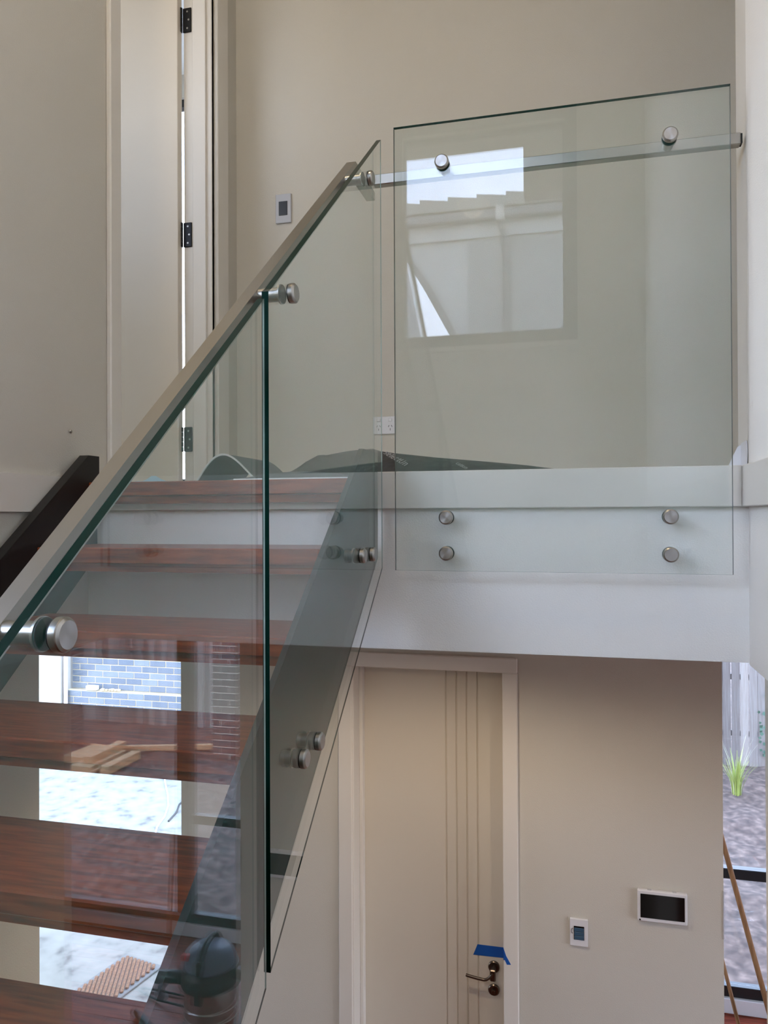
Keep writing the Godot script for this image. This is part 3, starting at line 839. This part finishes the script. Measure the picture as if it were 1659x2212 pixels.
func build_balustrade():
	var gl := -0.494
	# sloping stair panels, 12 mm thick; plane l = -0.494 .. -0.506
	var panel := func(d0: float, d1: float, label: String):
		var top := func(d: float) -> float: return 3.365 + 0.806 * (d - 1.182)
		var low := func(d: float) -> float: return 2.266 + 0.818 * (d - 1.195)
		sheet(label, P(gl, 0, 0), Vector3(0, 0, -1), Vector3(-0.012, 0, 0), PackedVector2Array([Vector2(d0, low.call(d0)), Vector2(d1, low.call(d1)), Vector2(d1, top.call(d1)), Vector2(d0 + 0.012, top.call(d0 + 0.012)), Vector2(d0, top.call(d0 + 0.003))]), [M.edge_line, M.edge_glint, M.edge_dark, M.edge_dark, M.edge_dark])
	panel.call(0.40, 1.166, "nearer sloping clear glass balustrade panel, cut by the left edge")
	panel.call(1.184, 1.930, "farther sloping clear glass panel ending beside the landing")
	# landing panel
	sheet("upright rectangular clear glass panel in front of the landing", P(0, 0, 1.998), Vector3.RIGHT, Vector3(0, 0, -0.012), PackedVector2Array([Vector2(-0.477, 2.857), Vector2(0.351, 2.857), Vector2(0.351, 4.030), Vector2(-0.477, 4.030)]), [M.edge_glint, M.edge_line, M.edge_dark, M.edge_line], 1.0)
	# fixings
	var yr := func(d: float) -> float: return 3.313 + 0.806 * (d - 1.182)
	var R := Vector3(1, 0, 0)
	var F := Vector3(0, 0, 1)
	for q in [[0.653, "largest looking steel rail fixing on the nearer glass, at left edge"], [1.279, "steel rail fixing on the farther glass beside the joint"], [1.806, "steel rail fixing at the top end of the farther glass"], [0.46, "steel rail fixing of the nearer glass outside the left frame edge"]]:
		standoff(q[1], "rail fixings", P(gl, yr.call(q[0]), q[0]), R, 0.044)
	for q in [[1.723, 2.909, "left one of two steel buttons at far end of stringer"], [1.812, 2.908, "right one of two steel buttons at far end of stringer"], [1.412, 2.570, "upper right of two steel buttons midway on stringer"], [1.328, 2.562, "lower left of two steel buttons midway on stringer"], [0.60, 1.94, "upper of two steel buttons on stringer under the frame"], [0.52, 1.93, "lower of two steel buttons on stringer under the frame"]]:
		standoff(q[2], "stringer fixings", P(gl, q[1], q[0]), R, 0.024)
	for q in [[-0.340, 2.996, "upper left steel button holding landing glass to the bulkhead"], [0.210, 2.996, "upper right steel button holding landing glass to the bulkhead"], [-0.340, 2.903, "lower left steel button holding landing glass to the bulkhead"], [0.210, 2.904, "lower right steel button holding landing glass to the bulkhead"]]:
		standoff(q[2], "bulkhead fixings", P(q[0], q[1], 1.998), F, 0.040, 0.0185)
	for q in [[-0.347, "left steel rail fixing on the landing glass, over the mirrored sky"], [0.214, "right steel rail fixing on the landing glass, near the wall"]]:
		standoff(q[1], "landing rail fixings", P(q[0], 3.922, 1.998), F, 0.044, 0.0185)
	# handrails: square brushed tube
	var half := 0.0135
	var a0 := 0.30
	var a1 := 1.895
	var b := B.new()
	var y0: float = yr.call(a0)
	var y1: float = yr.call(a1)
	var k := half * sqrt(1 + 0.806 * 0.806)
	b.prism(PackedVector2Array([Vector2(a0, y0 - k), Vector2(a1 + 0.008, y1 - k + 0.006), Vector2(2.08, y1 - k + 0.006), Vector2(2.08, y1 + 0.011), Vector2(a1 - 0.005, y1 + k - 0.004), Vector2(a0, y0 + k)]), P(-0.574, 0, 0), Vector3(0, 0, -1), Vector3.UP, Vector3(0.024, 0, 0))
	tag(obj("stair_handrail", b, M.steel), "brushed steel square handrail sloping up behind the stair glass", "handrail")
	var rl := thing("landing_handrail", "brushed steel square handrail running level behind the landing glass", "handrail", P(-0.1, 3.92, 2.067))
	obj("rail", bx(-0.549, 0.384, 3.909, 3.937, 2.054, 2.080, 0.0015), M.steel, rl)
	obj("end_cap", bx(0.384, 0.388, 3.911, 3.935, 2.056, 2.078), M.rubber, rl)

func build_fittings():
	# thermostat and power point on the upper back wall
	var t := thing("wall_control", "grey wall plate with dark square touch pad on upper wall", "switch", P(-1.221, 4.31, 3.1))
	obj("plate", bx(-1.256, -1.186, 4.249, 4.373, 3.091, 3.1, 0.002), M.grey_plate, t)
	obj("touch_pad", bx(-1.241, -1.202, 4.281, 4.341, 3.089, 3.095, 0.001), M.dark_key, t)
	t = thing("power_point", "white double power point low on the upper back wall", "power point", P(-0.782, 3.372, 3.1))
	obj("plate", bx(-0.830, -0.734, 3.337, 3.410, 3.092, 3.1, 0.003), M.white_plastic, t)
	for l in [-0.806, -0.757]:
		obj("rocker", bx(l - 0.008, l + 0.008, 3.388, 3.402, 3.089, 3.096, 0.002), M.white_plastic, t)
		var b := B.new()
		for q in [[-0.0062, 0.5], [0.0062, -0.5]]:
			var u := Vector3(sin(q[1]), cos(q[1]), 0) * 0.0042
			var s := Vector3(cos(q[1]), -sin(q[1]), 0) * 0.0010
			var c := P(l + q[0], 3.370, 3.0915)
			b.prism(PackedVector2Array([Vector2(-1, -1), Vector2(1, -1), Vector2(1, 1), Vector2(-1, 1)]), c, s, u, Vector3(0, 0, -0.001))
		b.box(P(l - 0.001, 3.352, 3.0915), P(l + 0.001, 3.361, 3.0925))
		obj("socket_slots", b, M.rubber, t)
	# switch and video intercom beside the lower door
	t = thing("light_switch", "white light switch with three blue grey buttons beside lower door", "switch", P(-0.018, 1.29, 3.3))
	obj("plate", bx(-0.054, 0.017, 1.235, 1.346, 3.288, 3.3, 0.002), M.white_plastic, t)
	obj("surround", bx(-0.0385, 0.003, 1.262, 1.317, 3.2865, 3.29), M.screen, t)
	for k in 3:
		obj("button", bx(-0.037, 0.0015, 1.2635 + k * 0.0165, 1.2785 + k * 0.0165, 3.284, 3.289, 0.001), M.blue_key, t)
	var b := B.new()
	var ring := []
	for k in 13:
		var a := PI * 0.5 + PI * k / 12.0
		ring.append(P(-0.0425 + 0.006 * cos(a), 1.297 + 0.010 * sin(a), 3.286))
	b.tube(ring, 0.0011, 6)
	obj("wire_clip", b, M.bronze, t)
	t = thing("video_intercom", "white framed intercom with black screen on the lower hall wall", "intercom", P(0.305, 1.43, 3.3))
	obj("housing", bx(0.211, 0.399, 1.372, 1.497, 3.280, 3.3, 0.004), M.white_plastic, t)
	obj("screen", bx(0.222, 0.389, 1.388, 1.483, 3.278, 3.285, 0.001), M.screen, t)
	b = B.new()
	b.lathe([Vector2(0.0, 0.0), Vector2(0.0035, 0.0)], P(0.220, 1.379, 3.2795), Vector3(0, 0, 1), 16)
	obj("status_light", b, M.dark_key, t)
	b = B.new()
	for l in [0.257, 0.352]:
		b.box(P(l - 0.008, 1.496, 3.284), P(l + 0.008, 1.4985, 3.296), 0.001)
	obj("vent", b, M.grey_plate, t)
	obj("strike_plate", bx(0.532, 0.5365, 1.33, 1.52, 3.297, 3.33, 0.001), M.grey_plate).set_meta("label", "grey metal strip on the end of the lower hall wall")
	get_node("strike_plate").set_meta("category", "plate")
	# screw left in the left wall
	b = B.new()
	b.lathe([Vector2(0.0, 0.008), Vector2(0.004, 0.007), Vector2(0.0055, 0.004), Vector2(0.003, 0.003), Vector2(0.003, 0.0)], P(-1.44, 3.25, 1.963), Vector3(1, 0, 0.0), 16)
	tag(obj("screw", b, M.steel), "single steel screw left in the left stair wall", "screw")
	# unseen opal ceiling lights, placed to light the stair well and left room
	for q in [[-0.95, 5.9, 0.9, 0.7, "unseen round opal light over the stair well, lighting the upper walls"], [-2.5, 5.9, 2.0, 0.12, "unseen round opal light in the left room, lighting the open door"]]:
		var at := P(q[0], q[1], q[2])
		t = thing("unseen_ceiling_light", q[4], "ceiling light", at)
		b = B.new()
		b.lathe([Vector2(0.0, 0.0), Vector2(0.165, 0.0), Vector2(0.17, -0.012), Vector2(0.155, -0.02)], at, Vector3.UP, 40)
		obj("trim_ring", b, M.white_plastic, t)
		b = B.new()
		b.lathe([Vector2(0.15, -0.012), Vector2(0.145, -0.05), Vector2(0.11, -0.08), Vector2(0.06, -0.095), Vector2(0.0, -0.10)], at, Vector3.UP, 40, false)
		obj("lamp_diffuser", b, M.lamp, t)
		var s := OmniLight3D.new()
		s.name = "lamp_light"
		s.light_color = Color(1, 0.92, 0.79)
		s.light_energy = q[3]
		s.omni_range = 20.0
		s.omni_attenuation = 2.0
		s.light_size = 0.1
		s.shadow_enabled = true
		s.position = Vector3(0, -0.05, 0)
		t.add_child(s, true)

	# recessed downlights out of view under the landing, placed to light the lower hall
	for q in [[0.15, 2.35, 0.22, "recessed downlight out of view, lighting the lower hall wall by the side room"], [-0.66, 2.45, 0.44, "recessed downlight out of view, lighting the lower door behind the stairs"]]:
		var at := P(q[0], 2.64, q[1])
		t = thing("unseen_downlight", q[3], "unseen_downlight", at)
		b = B.new()
		b.lathe([Vector2(0.040, -0.002), Vector2(0.048, -0.005), Vector2(0.052, 0.0)], at, Vector3.UP, 32)
		obj("trim_ring", b, M.white_plastic, t)
		b = B.new()
		b.lathe([Vector2(0.0, -0.003), Vector2(0.040, -0.003)], at, Vector3.UP, 32)
		obj("lamp_lens", b, M.lamp, t)
		var s := SpotLight3D.new()
		s.name = "lamp_light"
		s.light_color = Color(1, 0.92, 0.81)
		s.light_energy = q[2]
		s.spot_range = 20.0
		s.spot_attenuation = 2.0
		s.spot_angle = 76.0
		s.spot_angle_attenuation = 0.6
		s.rotation.x = -PI / 2
		s.light_size = 0.010
		s.shadow_enabled = true
		s.position = Vector3(0, -0.014, 0)
		t.add_child(s, true)

func ridge_sheet(rows: Array, thick: float) -> B:
	# rows of points across; a sheet with thickness
	var b := B.new()
	b.st.set_smooth_group(1)
	for i in rows.size() - 1:
		for k in rows[i].size() - 1:
			var q := [rows[i][k], rows[i][k + 1], rows[i + 1][k + 1], rows[i + 1][k]]
			var n: Vector3 = (q[1] - q[0]).cross(q[2] - q[0])
			if n.y < 0:
				q = [q[0], q[3], q[2], q[1]]
			b.v(q[0]); b.v(q[2]); b.v(q[1])
			b.v(q[0]); b.v(q[3]); b.v(q[2])
			var e := Vector3(0, -thick, 0)
			b.v(q[0] + e); b.v(q[1] + e); b.v(q[2] + e)
			b.v(q[0] + e); b.v(q[2] + e); b.v(q[3] + e)
	b.st.set_smooth_group(-1)
	return b

func build_landing_clutter():
	# black membrane thrown over the landing floor
	var out := [[-0.99, 3.118], [-0.948, 3.150], [-0.910, 3.164], [-0.886, 3.182], [-0.868, 3.198], [-0.846, 3.210], [-0.836, 3.206], [-0.755, 3.220], [-0.721, 3.224], [-0.674, 3.226], [-0.647, 3.217], [-0.596, 3.209], [-0.461, 3.192], [-0.277, 3.173], [-0.163, 3.160], [-0.029, 3.140], [0.10, 3.118]]
	var rows := []
	for q in out:
		var row := []
		for k in 9:
			var u := k / 8.0
			var h := sin(PI * u)
			row.append(P(q[0] + 0.03 * (u - 0.5), 3.108 + (q[1] - 3.108) * pow(h, 0.7), 2.30 + 0.42 * u))
		rows.append(row)
	var ms := thing("membrane_sheet", "dark grey printed membrane sheet humped over the landing floor", "membrane", P(-0.5, 3.105, 2.5))
	obj("sheet", ridge_sheet(rows, 0.002), M.membrane, ms)
	rows = []
	for k in 12:
		var u := k / 11.0
		rows.append([P(-1.02 + 0.42 * u, 3.109, 2.12), P(-1.02 + 0.42 * u, 3.112 + 0.022 * sin(PI * u), 2.17), P(-1.0 + 0.42 * u, 3.110 + 0.012 * sin(PI * u), 2.26)])
	obj("front_fold", ridge_sheet(rows, 0.002), M.curl, ms)
	obj("pale_edge", bx(-0.99, -0.62, 3.105, 3.112, 2.10, 2.115, 0.002), M.foam, ms)
	for q in [["selectUn", -0.575, 3.192, 0.030], ["cation", -0.37, 3.165, 0.018]]:
		var tm := TextMesh.new()
		tm.text = q[0]
		tm.font_size = 24
		tm.pixel_size = q[3] / 24.0
		tm.depth = 0.0006
		var f := SystemFont.new()
		f.font_names = PackedStringArray(["Droid Sans"])
		tm.font = f
		var o := put("print", tm, M.print, ms, P(q[1] + 0.02, q[2] - 0.012, 2.345) - ms.position, Vector3(-0.95, 0.0, -0.75))
	# curled floor protection sheet
	var prof := []
	for k in 25:
		var u := k / 24.0
		var l := -1.245 + 0.24 * u
		var h := 0.098 * pow(maxf(0.0, sin(PI * pow(u, 0.82))), 1.35)
		prof.append(Vector2(l, 3.110 + h))
	var cs := thing("curled_sheet", "grey protection sheet curled up into an arch on the landing", "sheet", P(-1.12, 3.105, 2.5))
	var b := B.new()
	var poly := PackedVector2Array()
	for p in prof:
		poly.append(p)
	for k in prof.size():
		var p: Vector2 = prof[prof.size() - 1 - k]
		poly.append(p + Vector2(0, -0.006))
	b.prism(poly, P(0, 0, 2.352), Vector3.RIGHT, Vector3.UP, Vector3(0, 0, -0.34))
	obj("sheet", b, M.curl, cs)
	b = B.new()
	b.prism(poly, P(0, 0.0008, 2.345), Vector3.RIGHT, Vector3.UP, Vector3(0, 0, -0.007))
	obj("pale_edge", b, M.foam, cs)
	# pale blue rag
	rows = []
	for i in 9:
		var row := []
		for k in 6:
			var u := i / 8.0
			var w := k / 5.0
			row.append(P(-1.43 + 0.15 * u, 3.108 + 0.020 * sin(PI * u) * sin(PI * w) * (1.0 + 0.5 * sin(9.0 * u + 4.0 * w)), 2.20 + 0.13 * w + 0.02 * sin(u * 7)))
		rows.append(row)
	tag(obj("rag", ridge_sheet(rows, 0.002), M.rag), "pale blue crumpled rag on the landing by the door", "rag")
	# torn white corner protector at the right end of the landing skirting
	b = B.new()
	b.prism(PackedVector2Array([Vector2(0.362, 3.121), Vector2(0.374, 3.150), Vector2(0.385, 3.172), Vector2(0.394, 3.178), Vector2(0.394, 3.121)]), P(0, 0, 2.128), Vector3.RIGHT, Vector3.UP, Vector3(0, 0, 0.002))
	b.prism(PackedVector2Array([Vector2(2.056, 3.121), Vector2(2.050, 3.160), Vector2(2.060, 3.182), Vector2(2.128, 3.180), Vector2(2.128, 3.121)]), P(0.392, 0, 0), Vector3(0, 0, -1), Vector3.UP, Vector3(0.002, 0, 0))
	tag(obj("corner_guard", b, M.white_plastic), "torn white corner guard standing on the landing skirting end", "guard")

func build_room_clutter():
	# wet and dry vacuum cleaner, mirrored in the stair glass
	var c := P(1.097, 0.0, 4.12)
	var t := thing("vacuum_cleaner", "black and steel drum vacuum cleaner on the timber floor, mirrored in glass", "vacuum cleaner", c)
	var up := Vector3.UP
	var b := B.new()
	b.lathe([Vector2(0.0, 0.075), Vector2(0.150, 0.075), Vector2(0.154, 0.085), Vector2(0.154, 0.145), Vector2(0.158, 0.150), Vector2(0.154, 0.155), Vector2(0.154, 0.205), Vector2(0.158, 0.210), Vector2(0.154, 0.215), Vector2(0.156, 0.325), Vector2(0.0, 0.325)], c, up, 48)
	obj("drum", b, M.vac_steel, t)
	b = B.new()
	b.lathe([Vector2(0.0, 0.03), Vector2(0.165, 0.03), Vector2(0.172, 0.04), Vector2(0.168, 0.075), Vector2(0.12, 0.085)], c, up, 40)
	obj("base", b, M.vac_black, t)
	for k in 4:
		var a := TAU * k / 4 + 0.6
		b = B.new()
		b.lathe([Vector2(0.0, -0.012), Vector2(0.028, -0.012), Vector2(0.032, 0.0), Vector2(0.028, 0.012), Vector2(0.0, 0.012)], c + Vector3(cos(a) * 0.165, 0.032, sin(a) * 0.165), Vector3(cos(a + 1.2), 0, sin(a + 1.2)), 24, false)
		obj("castor", b, M.vac_black, t)
	b = B.new()
	b.lathe([Vector2(0.160, 0.318), Vector2(0.172, 0.325), Vector2(0.172, 0.350), Vector2(0.166, 0.395), Vector2(0.155, 0.425), Vector2(0.0, 0.425)], c, up, 48)
	obj("lid", b, M.vac_black, t)
	b = B.new()
	b.lathe([Vector2(0.152, 0.42), Vector2(0.146, 0.455), Vector2(0.128, 0.495), Vector2(0.095, 0.525), Vector2(0.0, 0.535)], c, up, 48, false)
	obj("motor_dome", b, M.vac_grey, t)
	b = B.new()
	var path := []
	for k in 13:
		var a := PI * k / 12.0
		path.append(c + Vector3(0.0, 0.46 + 0.115 * sin(a), -0.125 * cos(a)))
	b.tube(path, 0.017, 12)
	b.box(c + Vector3(-0.028, 0.40, 0.115), c + Vector3(0.028, 0.50, 0.152), 0.01)
	obj("handle", b, M.vac_black, t)
	obj("switch", (func():
		var s := B.new()
		s.box(c + Vector3(0.085, 0.465, 0.06), c + Vector3(0.125, 0.50, 0.10), 0.008)
		return s).call(), M.red, t)
	for s in [-1.0, 1.0]:
		b = B.new()
		var q := c + Vector3(0.02 * s + 0.0, 0, 0)
		if s > 0:
			b.box(c + Vector3(-0.025, 0.27, 0.150), c + Vector3(0.025, 0.34, 0.172), 0.006)
		else:
			b.box(c + Vector3(-0.200, 0.36, -0.03), c + Vector3(-0.155, 0.42, 0.03), 0.01)
		obj("latch", b, M.vac_black, t)
	b = B.new()
	b.tube([c + Vector3(0.14, 0.33, 0.03), c + Vector3(0.19, 0.335, 0.035), c + Vector3(0.26, 0.325, 0.03), c + Vector3(0.34, 0.305, 0.02)], 0.036, 18)
	obj("hose_socket", b, M.vac_black, t)
	b = B.new()
	var hp := []
	for q in [[0.27, 0.30, 0.03], [0.31, 0.25, 0.02], [0.34, 0.17, -0.03], [0.37, 0.10, -0.12]]:
		hp.append(c + Vector3(q[0], q[1], q[2]))
	b.tube(hp, 0.022, 14)
	obj("hose_end", b, M.vac_grey, t)
	b = B.new()
	hp = []
	for k in 30:
		var u := k / 29.0
		hp.append(P(1.32 + 0.42 * sin(u * 3.0), 0.012 + 0.10 * maxf(0.0, 0.2 - u) * 5.0 * 0.4, 4.25 + 0.45 * u - 0.30 * u * u))
	b.tube(hp, 0.007, 8)
	obj("power_cord", b, M.rubber, t)
	b = B.new()
	hp = []
	for k in 20:
		var u := k / 19.0
		hp.append(P(1.62 - 0.42 * u, 0.025, 4.18 - 0.30 * u))
	b.tube(hp, 0.022, 14)
	tag(obj("vacuum_wand", b, M.vac_black), "black vacuum tube lying on the timber floor", "tube")
	# timber sticks
	b = B.new()
	b.tube([P(1.88, 0.0, 5.03), P(1.845, 0.78, 5.028)], 0.010, 8)
	tag(obj("timber_stick", b, M.batten), "thin timber stick leaning on the dark window mullion", "stick")
	b = B.new()
	b.tube([P(0.72, 1.30, 4.6), P(1.04, 0.0, 4.45)], 0.014, 8)
	tag(obj("timber_stick", b, M.batten), "long brown timber stick leaning behind the lower wall end", "stick")
	b = B.new()
	b.tube([P(0.69, 0.76, 4.6), P(0.86, 0.0, 4.35)], 0.010, 8)
	tag(obj("timber_stick", b, M.batten), "short dark timber stick at the foot of lower wall end", "stick")
